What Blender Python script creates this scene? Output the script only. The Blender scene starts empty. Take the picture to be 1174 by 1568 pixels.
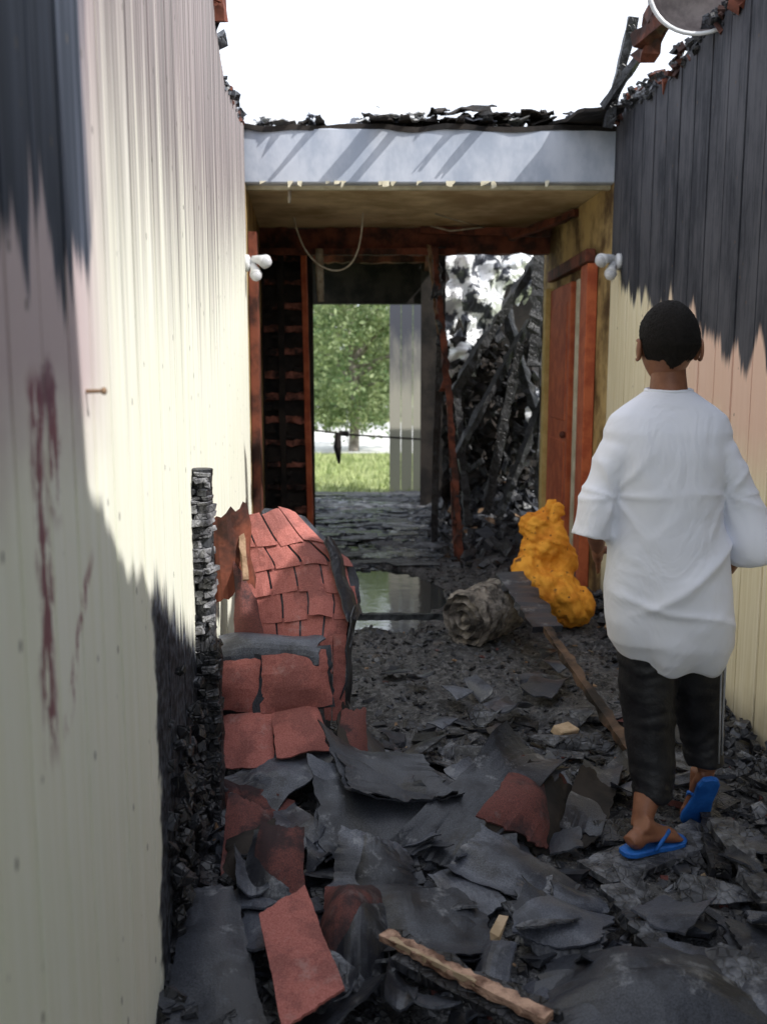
import bpy, bmesh, math, random
from mathutils import Vector, noise, Matrix
random.seed(7)
R = random.random
def U(a, b): return a + (b - a) * R()
scene = bpy.context.scene

# ------------------------------------------------------------------ materials
class M:
    def __init__(s, name, rough=0.8, metallic=0.0, spec=0.3):
        s.m = bpy.data.materials.new(name); s.m.use_nodes = True
        s.nt = s.m.node_tree; s.b = s.nt.nodes['Principled BSDF']
        s.b.inputs['Roughness'].default_value = rough
        s.b.inputs['Metallic'].default_value = metallic
        s.b.inputs['Specular IOR Level'].default_value = spec
    def n(s, t, **kw):
        nd = s.nt.nodes.new(t)
        for k, v in kw.items(): setattr(nd, k, v)
        return nd
    def l(s, a, b): s.nt.links.new(a, b)
    def setin(s, sock, v):
        if isinstance(v, bpy.types.NodeSocket): s.l(v, sock)
        elif isinstance(v, (tuple, list)): sock.default_value = tuple(v) + ((1,) if len(v) == 3 and sock.type == 'RGBA' else ())
        else: sock.default_value = v
    def pos(s): return s.n('ShaderNodeNewGeometry').outputs['Position']
    def sep(s, v):
        q = s.n('ShaderNodeSeparateXYZ'); s.l(v, q.inputs[0]); return q.outputs
    def scale(s, v, sc):
        q = s.n('ShaderNodeMapping'); s.l(v, q.inputs[0]); q.inputs['Scale'].default_value = sc; return q.outputs[0]
    def noise(s, v, sc=5, det=4, rough=0.6, dist=0):
        q = s.n('ShaderNodeTexNoise'); s.l(v, q.inputs['Vector'])
        q.inputs['Scale'].default_value = sc; q.inputs['Detail'].default_value = det
        q.inputs['Roughness'].default_value = rough; q.inputs['Distortion'].default_value = dist
        return q.outputs['Fac']
    def vor(s, v, sc=10, feature='F1', out='Distance'):
        q = s.n('ShaderNodeTexVoronoi', feature=feature); s.l(v, q.inputs['Vector'])
        q.inputs['Scale'].default_value = sc; return q.outputs[out]
    def math(s, op, a, b=0.0, c=0.0):
        q = s.n('ShaderNodeMath', operation=op)
        s.setin(q.inputs[0], a); s.setin(q.inputs[1], b); s.setin(q.inputs[2], c); return q.outputs[0]
    def step(s, v, a, b, lo=0.0, hi=1.0):
        q = s.n('ShaderNodeMapRange', interpolation_type='SMOOTHSTEP')
        s.setin(q.inputs['Value'], v); s.setin(q.inputs['From Min'], a); s.setin(q.inputs['From Max'], b)
        s.setin(q.inputs['To Min'], lo); s.setin(q.inputs['To Max'], hi); return q.outputs[0]
    def inv(s, v): return s.math('SUBTRACT', 1.0, v)
    def mix(s, f, a, b, mode='MIX'):
        q = s.n('ShaderNodeMix', data_type='RGBA', blend_type=mode)
        s.setin(q.inputs[0], f); s.setin(q.inputs[6], a); s.setin(q.inputs[7], b); return q.outputs[2]
    def mul(s, *a):
        r = a[0]
        for x in a[1:]: r = s.math('MULTIPLY', r, x)
        return r
    def add(s, a, b): return s.math('ADD', a, b)
    def col(s, c): s.setin(s.b.inputs['Base Color'], c)
    def bump(s, h, st=0.5, dist=0.01):
        q = s.n('ShaderNodeBump'); q.inputs['Strength'].default_value = st; q.inputs['Distance'].default_value = dist
        s.l(h, q.inputs['Height']); s.l(q.outputs[0], s.b.inputs['Normal'])

def simple(name, c1, c2, sc=8, rough=0.8, metallic=0, spec=0.3, bump=0.4, bd=0.01, lo=0.35, hi=0.65, det=4, vs=(1, 1, 1)):
    m = M(name, rough, metallic, spec); o = m.scale(m.pos(), vs)
    n = m.noise(o, sc, det, 0.65); m.col(m.mix(m.step(n, lo, hi), c1, c2))
    m.bump(m.noise(o, sc * 3, 3, 0.7), bump, bd); return m.m

def left_mat():
    m = M('siding_left_paint', 0.75, 0, 0.2); p = m.pos(); x, y, z = m.sep(p)
    grain = m.noise(m.scale(p, (22, 34, 1.4)), 1.0, 4, 0.6)
    blot = m.noise(p, 3.0, 4, 0.6)
    c = m.mix(m.step(grain, .35, .7), (.84, .83, .70), (.90, .89, .80))
    c = m.mix(m.step(blot, .35, .65, 0, .35), c, (.78, .81, .68))
    streak = m.noise(m.scale(p, (10, 22, 0.5)), 1.0, 4, 0.7)
    far = m.step(y, 3.4, 6.0)
    zz = m.math('SUBTRACT', z, m.mul(far, .42))
    s1 = m.mul(m.step(m.add(zz, m.mul(streak, 1.5)), 2.15, 3.0), m.step(y, 1.2, 1.6))
    sc = m.mix(m.step(streak, .38, .62), (.34, .275, .285), (.13, .105, .115))
    c = m.mix(m.mul(s1, .88), c, sc)
    thin = m.mul(m.step(m.noise(m.scale(p, (20, 60, .45)), 1.0, 3, .6), .50, .62), m.step(zz, 1.5, 2.2))
    c = m.mix(m.mul(thin, .6), c, (.13, .10, .105))
    pk = m.mul(m.step(m.add(z, m.mul(blot, .35)), 1.40, 1.66), m.inv(m.step(y, 1.45, 1.8)))
    c = m.mix(m.mul(pk, .85), c, (.52, .40, .43))
    plank = m.noise(m.scale(p, (0, 9, 0)), 1.0, 1, 0.5)
    spike = m.noise(m.scale(p, (0, 40, 1.8)), 1.0, 3, 0.6)
    lim = m.add(m.mul(plank, .72), m.mul(spike, .26))
    ch = m.step(m.add(z, lim), 2.07, 2.13)
    ch = m.mul(ch, m.inv(m.step(m.add(y, m.mul(spike, .25)), 1.68, 1.78)))
    cc = m.mix(m.step(grain, .35, .7), (.03, .038, .056), (.085, .10, .14))
    c = m.mix(ch, c, cc)
    e = m.add(m.math('SUBTRACT', y, m.mul(m.math('SUBTRACT', z, .5), .03)), m.mul(m.noise(m.scale(p, (3, 3, 5)), 1, 4, .6), .3))
    b1 = m.step(e, 2.17, 2.22)
    zl = m.add(m.add(z, m.mul(y, .48)), m.mul(spike, .25))
    bot = m.mul(b1, m.inv(m.step(zl, 2.06, 2.16)))
    cb = m.mix(m.step(m.noise(p, 40, 3, .6), .4, .65), (.012, .013, .018), (.08, .09, .115))
    c = m.mix(bot, c, cb)
    yy = m.add(y, m.mul(m.noise(m.scale(p, (1, 4, 6)), 1, 4, .6), .14))
    wdt = m.math('ABSOLUTE', m.math('SUBTRACT', yy, 1.285))
    patchy = m.noise(m.scale(p, (20, 45, 12)), 1, 4, .65)
    zlo = m.mul(m.step(z, .9, 1.0), m.inv(m.step(z, 1.42, 1.47)))
    st = m.mul(m.inv(m.step(wdt, .014, .05)), zlo, m.step(patchy, .42, .50))
    c = m.mix(m.mul(st, .9), c, (.20, .045, .075))
    wd1 = m.math('ABSOLUTE', m.math('SUBTRACT', yy, 1.36))
    stb = m.mul(m.inv(m.step(wd1, .010, .04)), m.step(z, 1.22, 1.3), m.inv(m.step(z, 1.42, 1.47)), m.step(patchy, .46, .52))
    c = m.mix(m.mul(stb, .9), c, (.22, .06, .085))
    yy2 = m.add(m.math('SUBTRACT', y, m.mul(m.math('SUBTRACT', z, 1.0), .9)), m.mul(m.noise(m.scale(p, (1, 5, 9)), 1, 4, .6), .1))
    st3 = m.mul(m.inv(m.step(m.math('ABSOLUTE', m.math('SUBTRACT', yy2, 1.38)), .008, .035)), m.step(z, .93, .97), m.inv(m.step(z, 1.12, 1.18)), m.step(patchy, .48, .54))
    c = m.mix(m.mul(st3, .85), c, (.26, .08, .105))
    w2 = m.add(m.math('ABSOLUTE', m.math('SUBTRACT', y, 1.27)), m.math('ABSOLUTE', m.mul(m.math('SUBTRACT', z, 1.43), 1.3)))
    st2 = m.mul(m.inv(m.step(m.add(w2, m.mul(m.noise(p, 22, 5, .7), .14)), .09, .15)), .85)
    c = m.mix(st2, c, (.19, .085, .115))
    v = m.vor(m.scale(p, (14, 14, 9)), 1.0)
    c = m.mix(m.mul(m.inv(m.step(v, .05, .1)), .8), c, (.10, .09, .08))
    m.col(c); m.bump(grain, .4, .005); return m.m

def right_mat():
    m = M('siding_right_paint', 0.75, 0, 0.2); p = m.pos(); x, y, z = m.sep(p)
    grain = m.noise(m.scale(p, (30, 40, 1.8)), 1.0, 5, 0.65); blot = m.noise(p, 2.5, 4, 0.6)
    c = m.mix(m.step(grain, .35, .7), (.76, .67, .45), (.88, .80, .60))
    pk = m.mul(m.inv(m.step(y, 4.3, 5.4)), m.step(m.add(z, m.mul(blot, .5)), 1.15, 1.55))
    c = m.mix(m.mul(pk, .8), c, (.76, .49, .40))
    plank = m.noise(m.scale(p, (0, 5.2, 0)), 1.0, 1, 0.5); spike = m.noise(m.scale(p, (0, 24, 1.2)), 1.0, 3, 0.6)
    zl = m.math('SUBTRACT', z, m.mul(y, .24))
    zl = m.add(zl, m.add(m.mul(plank, .6), m.mul(spike, .22)))
    ch = m.step(zl, .95, 1.02)
    cc = m.mix(m.step(m.add(m.mul(grain, .35), m.mul(m.noise(m.scale(p, (3, 5, 2)), 1, 5, .7), .65)), .38, .62), (.026, .028, .036), (.082, .082, .094))
    c = m.mix(ch, c, cc)
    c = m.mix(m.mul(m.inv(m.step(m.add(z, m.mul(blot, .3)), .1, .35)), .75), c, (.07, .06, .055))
    v = m.vor(m.scale(p, (12, 12, 8)), 1.0)
    c = m.mix(m.mul(m.inv(m.step(v, .04, .08)), .7), c, (.12, .08, .05))
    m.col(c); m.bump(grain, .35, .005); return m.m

def char_mat(name='charred_wood', a=(.008, .008, .01), b=(.055, .058, .068), sc=45, rough=.45):
    m = M(name, rough, 0, .5); p = m.pos()
    v = m.vor(m.scale(p, (1, 1, .55)), sc, 'DISTANCE_TO_EDGE'); n = m.noise(p, 12, 4, .7)
    m.col(m.mix(m.step(n, .4, .7), a, b)); m.bump(m.add(m.step(v, 0, .12), n), .7, .006); return m.m

def ash_mat():
    m = M('ash_ground', .55, 0, .45); p = m.pos(); x, y, z = m.sep(p)
    n = m.noise(p, 2.2, 5, .65); n2 = m.noise(p, 34, 5, .75); n3 = m.noise(p, 140, 3, .7)
    c = m.mix(m.step(n, .35, .65), (.03, .032, .037), (.10, .102, .11))
    c = m.mix(m.step(n2, .5, .62), c, (.18, .18, .19))
    c = m.mix(m.step(n3, .58, .68, 0, .8), c, (.34, .33, .32))
    c = m.mix(m.step(m.noise(p, 9, 4, .6), .6, .7, 0, .4), c, (.14, .10, .07))
    c = m.mix(m.step(n2, .46, .36), c, (.008, .008, .01))
    m.col(c); m.bump(m.add(n2, m.mul(n3, .6)), .9, .02); return m.m

def shingle_mat(name, a, b, soot=.5, rough=.85, dust=(.30, .31, .33), df=.5):
    m = M(name, rough, 0, .4); p = m.pos()
    g = m.noise(p, 260, 2, .6); n = m.noise(p, 5, 5, .65)
    c = m.mix(m.step(g, .3, .7), a, b)
    c = m.mix(m.mul(m.step(n, .48, .6), soot), c, (.012, .012, .016))
    c = m.mix(m.mul(m.step(m.noise(p, 8, 6, .75), .56, .68), df), c, dust)
    m.col(c); m.bump(m.add(m.mul(g, .25), m.noise(p, 16, 4, .65)), .35, .006); return m.m

mL = left_mat(); mR = right_mat(); mChar = char_mat(); mAsh = ash_mat()
mCharGray = char_mat('charred_wood_ashy', (.025, .027, .034), (.18, .19, .215), 38, .5)
mAlliLit = char_mat('alligator_char_sunlit', (.05, .05, .058), (.36, .36, .38), 70, .6)  # pale tone carries the sunlight on the stud's upper blocks
mWetSheen = char_mat('wet_char_sheen', (.03, .036, .048), (.20, .22, .26), 30, .16)  # wet char, with the floor's pale blue sheen painted into its colour
mRed = shingle_mat('red_shingle', (.30, .09, .075), (.46, .17, .145), .35, dust=(.42, .25, .23))
mRedD = shingle_mat('sooty_red_shingle', (.08, .03, .027), (.17, .055, .048), .8, dust=(.16, .13, .13))
mGray = shingle_mat('gray_shingle', (.022, .024, .031), (.06, .066, .082), .8, .40)
mGray2 = shingle_mat('light_gray_shingle', (.045, .05, .066), (.115, .125, .155), .6, .36)
mBeam = simple('beam_gray_paint', (.34, .38, .46), (.50, .53, .60), 4, .7, bump=.2, vs=(1, 1, .6))
mSoffit = simple('soffit_smoked', (.40, .29, .15), (.80, .66, .42), 1.4, .8, bump=.15)
mRust = simple('red_trim_paint', (.36, .075, .03), (.54, .14, .055), 7, .6, bump=.2)
mRustD = simple('scorched_red_wood', (.035, .015, .012), (.20, .06, .035), 5, .7, bump=.4)
mDark = simple('soot', (.008, .007, .007), (.035, .028, .024), 4, .8)
mBrown = simple('smoked_brown_wall', (.09, .05, .02), (.52, .37, .16), 2.5, .8)
mCream = simple('cream_paint', (.5, .45, .32), (.7, .65, .5), 8, .6)
mWood = simple('raw_wood', (.14, .08, .045), (.32, .21, .13), 14, .7)
mWoodP = simple('pale_wood', (.36, .26, .16), (.52, .39, .27), 14, .7)
mWhite = simple('white_enamel', (.62, .63, .64), (.76, .76, .77), 10, .35, spec=.5, bump=.05)
mGlass = simple('lamp_glass', (.45, .46, .48), (.6, .6, .62), 20, .15, spec=.6, bump=.02)
mFoil = simple('foil_insulation', (.06, .065, .08), (.88, .89, .9), 5, .4, metallic=.35, spec=.5, bump=.4, bd=.02, lo=.45, hi=.51)
mYel = M('yellow_foam', .75, 0, .3)
_p = mYel.pos(); _n = mYel.noise(_p, 9, 5, .65)
_c = mYel.mix(mYel.step(_n, .35, .68), (.80, .36, .04), (.60, .20, .015))
_c = mYel.mix(mYel.step(mYel.noise(_p, 15, 4, .6), .60, .68), _c, (.14, .06, .02))
_c = mYel.mix(mYel.step(mYel.vor(_p, 14), .1, .06), _c, (.02, .012, .01))
mYel.col(_c); mYel.bump(mYel.noise(_p, 30, 4, .6), .7, .015); mYel = mYel.m

# ------------------------------------------------------------------ mesh helpers
def mk(name, verts, faces, mats, mi=None, parent=None, smooth=False, recalc=False):
    me = bpy.data.meshes.new(name); me.from_pydata([tuple(v) for v in verts], [], faces); me.update()
    if not isinstance(mats, (list, tuple)): mats = [mats]
    for q in mats: me.materials.append(q)
    if mi: me.polygons.foreach_set('material_index', mi)
    if smooth: me.polygons.foreach_set('use_smooth', [True] * len(me.polygons))
    if recalc:
        bm = bmesh.new(); bm.from_mesh(me); bmesh.ops.recalc_face_normals(bm, faces=bm.faces); bm.to_mesh(me); bm.free()
    o = bpy.data.objects.new(name, me); scene.collection.objects.link(o)
    if parent: o.parent = parent
    return o
def empty(name, loc=(0, 0, 0)):
    e = bpy.data.objects.new(name, None); scene.collection.objects.link(e); e.empty_display_size = .1
    return e
class Geo:
    def __init__(s): s.v = []; s.f = []; s.m = []
    def add(s, vs, fs, mi=0):
        b = len(s.v); s.v += [Vector(q) for q in vs]; s.f += [tuple(i + b for i in q) for q in fs]; s.m += [mi] * len(fs)
    def box(s, c, d, rot=None, mi=0, jit=0.0):
        c = Vector(c); vs = []
        for sx, sy, sz in ((-1,-1,-1),(1,-1,-1),(1,1,-1),(-1,1,-1),(-1,-1,1),(1,-1,1),(1,1,1),(-1,1,1)):
            q = Vector((sx * d[0] / 2 * (1 + U(-jit, jit)), sy * d[1] / 2 * (1 + U(-jit, jit)), sz * d[2] / 2 * (1 + U(-jit, jit))))
            if rot: q = rot @ q
            vs.append(c + q)
        s.add(vs, [(0,3,2,1),(4,5,6,7),(0,1,5,4),(1,2,6,5),(2,3,7,6),(3,0,4,7)], mi)
    def beam(s, a, b, w, h, mi=0, rough=.0, seg=8, roll=0.0):
        a = Vector(a); b = Vector(b); d = (b - a).normalized()
        up = Vector((0, 0, 1)) if abs(d.z) < .95 else Vector((0, 1, 0))
        sx = d.cross(up).normalized(); sz = sx.cross(d).normalized()
        if roll: q = Matrix.Rotation(roll, 3, d); sx = q @ sx; sz = q @ sz
        vs = []; fs = []
        for i in range(seg + 1):
            t = i / seg; c = a.lerp(b, t)
            for k, (p, q) in enumerate(((-1,-1),(1,-1),(1,1),(-1,1))):
                j = 1 + rough * noise.noise(Vector((c.x * 9 + k * 7, c.y * 9, c.z * 9 + i)))*2
                vs.append(c + sx * p * w / 2 * j + sz * q * h / 2 * j)
        for i in range(seg):
            for k in range(4):
                k2 = (k + 1) % 4; fs.append((i*4+k, i*4+k2, i*4+4+k2, i*4+4+k))
        fs += [(3,2,1,0), tuple(seg*4+k for k in range(4))]
        s.add(vs, fs, mi)
    def tube(s, pts, rads, n=14, mi=0, flat=(1, 1), up=None):
        pts = [Vector(p) for p in pts]; vs = []; fs = []
        for i, p in enumerate(pts):
            d = (pts[min(i+1, len(pts)-1)] - pts[max(i-1, 0)]).normalized()
            u0 = Vector(up) if up else (Vector((0, 1, 0)) if abs(d.y) < .9 else Vector((1, 0, 0)))
            a = d.cross(u0).normalized(); b = a.cross(d).normalized()
            for k in range(n):
                t = 2 * math.pi * k / n
                vs.append(p + a * math.cos(t) * rads[i] * flat[0] + b * math.sin(t) * rads[i] * flat[1])
        for i in range(len(pts) - 1):
            for k in range(n):
                k2 = (k + 1) % n; fs.append((i*n+k, i*n+k2, (i+1)*n+k2, (i+1)*n+k))
        fs.append(tuple(range(n - 1, -1, -1))); fs.append(tuple((len(pts)-1)*n + k for k in range(n)))
        s.add(vs, fs, mi)
    def ell(s, c, r, rot=None, mi=0, nu=16, nv=10):
        c = Vector(c); vs = []; fs = []
        for j in range(1, nv):
            ph = math.pi * j / nv
            for k in range(nu):
                t = 2 * math.pi * k / nu
                q = Vector((r[0]*math.sin(ph)*math.cos(t), r[1]*math.sin(ph)*math.sin(t), r[2]*math.cos(ph)))
                vs.append(c + (rot @ q if rot else q))
        q = Vector((0, 0, r[2])); top = len(vs); vs.append(c + (rot @ q if rot else q)); vs.append(c - (rot @ q if rot else q))
        for j in range(nv - 2):
            for k in range(nu):
                k2 = (k + 1) % nu; fs.append((j*nu+k, (j+1)*nu+k, (j+1)*nu+k2, j*nu+k2))
        for k in range(nu):
            k2 = (k+1) % nu; fs.append((top, k, k2)); fs.append((top+1, (nv-2)*nu+k2, (nv-2)*nu+k))
        s.add(vs, fs, mi)
    def loft(s, rings, n=32, mi=0, power=2.3):
        vs = []; fs = []
        for (x, y, z, rx, ry) in rings:
            for k in range(n):
                t = 2 * math.pi * k / n; c, q = math.cos(t), math.sin(t)
                vs.append(Vector((x + rx * math.copysign(abs(c) ** (2/power), c), y + ry * math.copysign(abs(q) ** (2/power), q), z)))
        up = rings[-1][2] > rings[0][2]
        for i in range(len(rings) - 1):
            for k in range(n):
                k2 = (k + 1) % n; q = (i*n+k, i*n+k2, (i+1)*n+k2, (i+1)*n+k)
                fs.append(q if up else q[::-1])
        a = tuple(range(n)); b = tuple((len(rings)-1)*n + k for k in range(n))
        fs.append(a[::-1] if up else a); fs.append(b if up else b[::-1])
        s.add(vs, fs, mi)
    def patch(s, c, nx=10, ny=10, bulge=0.0, amp=.01, thick=.006, rag=.05, mi=0, seed=None, fr=6.0, curl=0.0, roll=0.0):
        sd = U(0, 100) if seed is None else seed
        c = [Vector(q) for q in c]; nrm = (c[1]-c[0]).cross(c[3]-c[0]).normalized()
        vs = []; fs = []
        for lay in (0, 1):
            for j in range(ny + 1):
                for i in range(nx + 1):
                    u = i / nx; v = j / ny
                    eu = abs(u - .5) * 2; ev = abs(v - .5) * 2
                    uu = u + rag * noise.noise(Vector((v * 3 + sd, sd, u * 2))) * eu * 1.2 + rag * .7 * noise.noise(Vector((v * 13, sd, u * 2))) * eu
                    vv = v + rag * noise.noise(Vector((sd, u * 3 + sd, v * 2))) * ev * 1.2 + rag * .7 * noise.noise(Vector((sd, u * 13, v * 2))) * ev
                    p = (c[0].lerp(c[1], uu)).lerp(c[3].lerp(c[2], uu), vv)
                    h = bulge * (1 - (2*u-1)**2) * (1 - (2*v-1)**2) + curl * (2*u-1)**2
                    if roll: h += roll * max(0, (.3 - v) / .3) ** 2
                    h += amp * noise.noise(Vector((p.x * fr + sd, p.y * fr, p.z * fr))) * 2 + amp * .35 * noise.noise(Vector((p.x * fr * 3 + sd, p.y * fr * 3, p.z * fr * 3)))
                    vs.append(p + nrm * (h - (thick if lay else 0)))
        N = (nx + 1) * (ny + 1); w = nx + 1
        for j in range(ny):
            for i in range(nx):
                a = j*w+i; fs.append((a, a+1, a+w+1, a+w)); fs.append((N+a+w, N+a+w+1, N+a+1, N+a))
        for i in range(nx):
            fs.append((i+1, i, N+i, N+i+1)); a = ny*w+i; fs.append((a, a+1, N+a+1, N+a))
        for j in range(ny):
            a = j*w; fs.append((a, a+w, N+a+w, N+a)); a = j*w+nx; fs.append((a+w, a, N+a, N+a+w))
        s.add(vs, fs, mi)
    def obj(s, name, mats, parent=None, smooth=False, recalc=False):
        return mk(name, s.v, s.f, mats, s.m, parent, smooth, recalc)
def rrot(t=1.0): return Matrix.Rotation(U(0, 6.28), 3, 'Z') @ Matrix.Rotation(U(-t, t), 3, 'X') @ Matrix.Rotation(U(-t, t), 3, 'Y')
def bake(o, voxel, smooth=6, fac=.5):
    r = o.modifiers.new('r', 'REMESH'); r.mode = 'VOXEL'; r.voxel_size = voxel; r.use_smooth_shade = True
    q = o.modifiers.new('s', 'SMOOTH'); q.iterations = smooth; q.factor = fac
    dg = bpy.context.evaluated_depsgraph_get(); me = bpy.data.meshes.new_from_object(o.evaluated_get(dg))
    mats = [m for m in o.data.materials]; o.modifiers.clear(); o.data = me
    me.materials.clear()
    for q in mats: me.materials.append(q)
    me.polygons.foreach_set('use_smooth', [True] * len(me.polygons)); return o
def displace(o, fn):
    ns = [v.normal.copy() for v in o.data.vertices]
    for v, n in zip(o.data.vertices, ns):
        v.co = v.co + n * fn(v.co.copy(), n)
    o.data.update()
def lerp(a, b, t): return a + (b - a) * t
def clamp(x, a=0.0, b=1.0): return max(a, min(b, x))

# ------------------------------------------------------------------ ground
def lx(y): return -.503 - .0835 * (y - 1.94)
def rx(y): return 1.403 + .032 * (6 - y)
mk('ground', [(-300, -60, -.12), (300, -60, -.12), (300, 600, -.12), (-300, 600, -.12)], [(0, 1, 2, 3)],
   simple('lawn_soil', (.16, .20, .07), (.30, .34, .14), 3, .9, bump=.3))
def pud(x, y):
    d = ((x + .06) / .42) ** 2 + ((y - 6.1) / .85) ** 2
    d += .6 * noise.noise(Vector((x * 4, y * 3, 2)))
    a = clamp((1.2 - d) * 2.2)
    if y > 6.8 and x < .6:
        b = noise.noise(Vector((x * 2.0, y * 3.0, 7.3))) * (1 if y < 10.6 else 0)
        a = max(a, clamp(b * 6 + .1))
    return a
def H(x, y):
    h = .035 * noise.noise(Vector((x * 2.2, y * 2.2, 0))) + .025 * noise.noise(Vector((x * 7, y * 7, 3))) + .016 * noise.noise(Vector((x * 22, y * 22, 5))) + .007*noise.noise(Vector((x * 55, y * 55, 9)))
    h += .012 * abs(noise.noise(Vector((x * 12, y * 12, 8))))
    if y > 6.8: h = h * .4 + .002
    h -= .06 * math.exp(-((x - rx(y)) / .3) ** 2) if y < 5 else 0
    h += .62 * math.exp(-((x - 1.15) / .42) ** 2 - ((y - 9.7) / 1.0) ** 2) * (1 + .5 * noise.noise(Vector((x * 5, y * 5, 4))))
    p = pud(x, y)
    return h * (1 - p) - .05 * p
vs = []; fs = []
ys = []; y = .6
while y < 11.6: ys.append(y); y += .017 + .005 * max(0, y - 2.5)
NX = 140
for y in ys:
    a = lx(y) - .25; b = rx(y) + .25
    if y > 8: a -= .5; b += .9
    for i in range(NX + 1):
        x = a + (b - a) * i / NX; vs.append((x, y, H(x, y)))
for j in range(len(ys) - 1):
    for i in range(NX):
        q = j * (NX + 1) + i; fs.append((q, q + 1, q + NX + 2, q + NX + 1))
mk('ash_covered_floor', vs, fs, mAsh, smooth=True)
pm = M('puddle_water', .07, 0, .9); pm.col((.035, .04, .042)); pm.b.inputs['IOR'].default_value = 1.8
pm.bump(pm.noise(pm.pos(), 9, 3, .5), .12, .01)
mk('puddle', [(-1.05, 5.0, -.012), (.60, 5.0, -.012), (.60, 11.0, -.012), (-1.05, 11.0, -.012)], [(0, 1, 2, 3)], pm.m)

# ------------------------------------------------------------------ siding walls
def siding(name, fx, y0, y1, side, top, mat, sp, gw=.008, gd=.008, th=.09, zb=-.3, off=0.0):
    g = y0 + off; ev = []
    while g < y1: ev.append(g); g += sp
    ss = set(); y = y0
    while y < y1: ss.add((round(y, 4), 0)); y += .023
    ss.add((y1, 0))
    ss = [q for q in ss if all(abs(q[0] - e) > gw for e in ev)]
    for k, e in enumerate(ev):
        if e - gw/2 <= y0 or e + gw/2 >= y1: continue
        d = gd if k % 2 == 0 else gd * .5; w = gw if k % 2 == 0 else gw * .5
        ss += [(e - w/2, 0), (e - w/2 + .0015, d), (e + w/2 - .0015, d), (e + w/2, 0)]
    ss.sort(); vs = []; fs = []
    for (y, d) in ss:
        x = fx(y); t = top(y); xf = x + side * d; xb = x + side * th
        vs += [(xf, y, zb), (xf, y, t), (xb, y, t - .02 * noise.noise(Vector((y * 30, 3, 0)))), (xb, y, zb)]
    for i in range(len(ss) - 1):
        for k in range(4):
            k2 = (k + 1) % 4; a = i * 4
            fs.append((a + k, a + k2, a + 4 + k2, a + 4 + k))
    fs += [(0, 1, 2, 3), tuple(len(vs) - 4 + k for k in (3, 2, 1, 0))]
    return mk(name, vs, fs, mat, recalc=True)
def interp(pts, y):
    if y <= pts[0][0]: return pts[0][1]
    for a, b in zip(pts, pts[1:]):
        if y <= b[0]: return a[1] + (b[1] - a[1]) * (y - a[0]) / (b[0] - a[0])
    return pts[-1][1]
def rag(y, a=.05): return a * noise.noise(Vector((y * 6, 0, 0))) + a * .7 * noise.noise(Vector((y * 23, 1, 0))) + a * .5 * noise.noise(Vector((y * 60, 1, 0)))
Ltop = [(-.6, 3.6), (3.7, 3.3), (3.95, 3.0), (4.15, 2.86), (4.5, 2.74), (5.0, 2.8), (6, 2.93)]
Rtop = [(-4, 5.5), (.25, 5.3), (.36, 4.2), (.42, 3.55), (.6, 3.42), (.9, 3.3), (1.4, 3.05), (2.0, 2.84), (2.9, 2.76), (3.6, 3.0), (4.2, 2.98), (5.2, 2.93), (5.6, 2.98), (6, 2.98)]  # near stretch, out of view, shaped to set the left wall's shadow edge
siding('wood_siding_wall', lx, -.6, 6.0, -1, lambda y: interp(Ltop, y) + rag(y), mL, .1435, gw=.012, gd=.012, off=.28)
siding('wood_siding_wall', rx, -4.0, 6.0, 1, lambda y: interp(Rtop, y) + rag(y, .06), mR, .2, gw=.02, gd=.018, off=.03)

# ------------------------------------------------------------------ breezeway
br = empty('breezeway')
g = Geo()
g.box((.265, 6.06, 2.75), (2.29, .12, .32)); o = g.obj('fascia_beam', mBeam, br)
o.modifiers.new('b', 'BEVEL').width = .008
g = Geo(); g.box((.22, 7.03, 2.62), (2.5, 1.8, .03)); g.obj('soffit', mSoffit, br)
g = Geo(); g.box((.265, 6.1, 2.578), (2.27, .05, .022)); g.obj('soffit_lip', mCream, br)
g = Geo()
for k in range(14):
    x = U(-.8, 1.35); g.patch([(x, 5.994, 2.60), (x + U(.02, .06), 5.994, 2.60), (x + U(.01, .04), 5.992, 2.6 - U(.01, .04)), (x, 5.992, 2.6 - U(.02, .05))], 2, 3, amp=.003, thick=.003, rag=.1, mi=0)
g.obj('peeling_paint', mCream, br)
g = Geo()
g.patch([(-.9, 5.99, 2.925), (1.42, 5.99, 2.925), (1.42, 8.0, 3.0), (-1.0, 8.0, 3.0)], 40, 20, amp=.014, thick=.03, rag=.01, mi=0, fr=4)
for k in range(80):
    x = U(-.2, 1.35) if R() < .8 else U(-.88, 0); w = U(.05, .28); y = U(5.95, 6.3); z = 2.945 + U(0, .07)
    if x < -.35: z -= .02; w *= .5
    g.patch([(x, y, z), (x + w, y + U(-.03, .03), z + U(-.02, .03)), (x + w + U(-.05, .05), y + U(.1, .4), z + U(0, .09)), (x + U(-.05, .05), y + U(.1, .4), z + U(0, .09))],
            7, 5, amp=.018, thick=.008, rag=.14, mi=random.choice((0, 0, 1, 3)), fr=12)
for (x, w, L) in ((-.40, .05, .15), (-.08, .16, .17), (.10, .08, .18), (.44, .06, .12), (.60, .07, .14)):  # overhanging strips added to throw diagonal shadows onto the beam
    z = 2.945
    g.patch([(x, 6.0 - L, z - .0), (x + w * .6, 6.0 - L, z), (x + w, 6.15, z + .02), (x - .02, 6.15, z + .02)], 5, 6, amp=.008, thick=.01, rag=.12, mi=0, fr=14)
g.patch([(1.16, 5.76, 2.96), (1.38, 5.72, 2.96), (1.40, 6.1, 2.96), (1.0, 6.1, 2.96)], 6, 6, amp=.01, thick=.02, rag=.08, mi=0)
g.obj('burnt_roof_edge', [mDark, mGray2, mRustD, mWhite], br)
g = Geo()
g.beam((-1.05, 7.93, 2.50), (1.36, 7.93, 2.50), .10, .20, 0, .12, 30)
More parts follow.
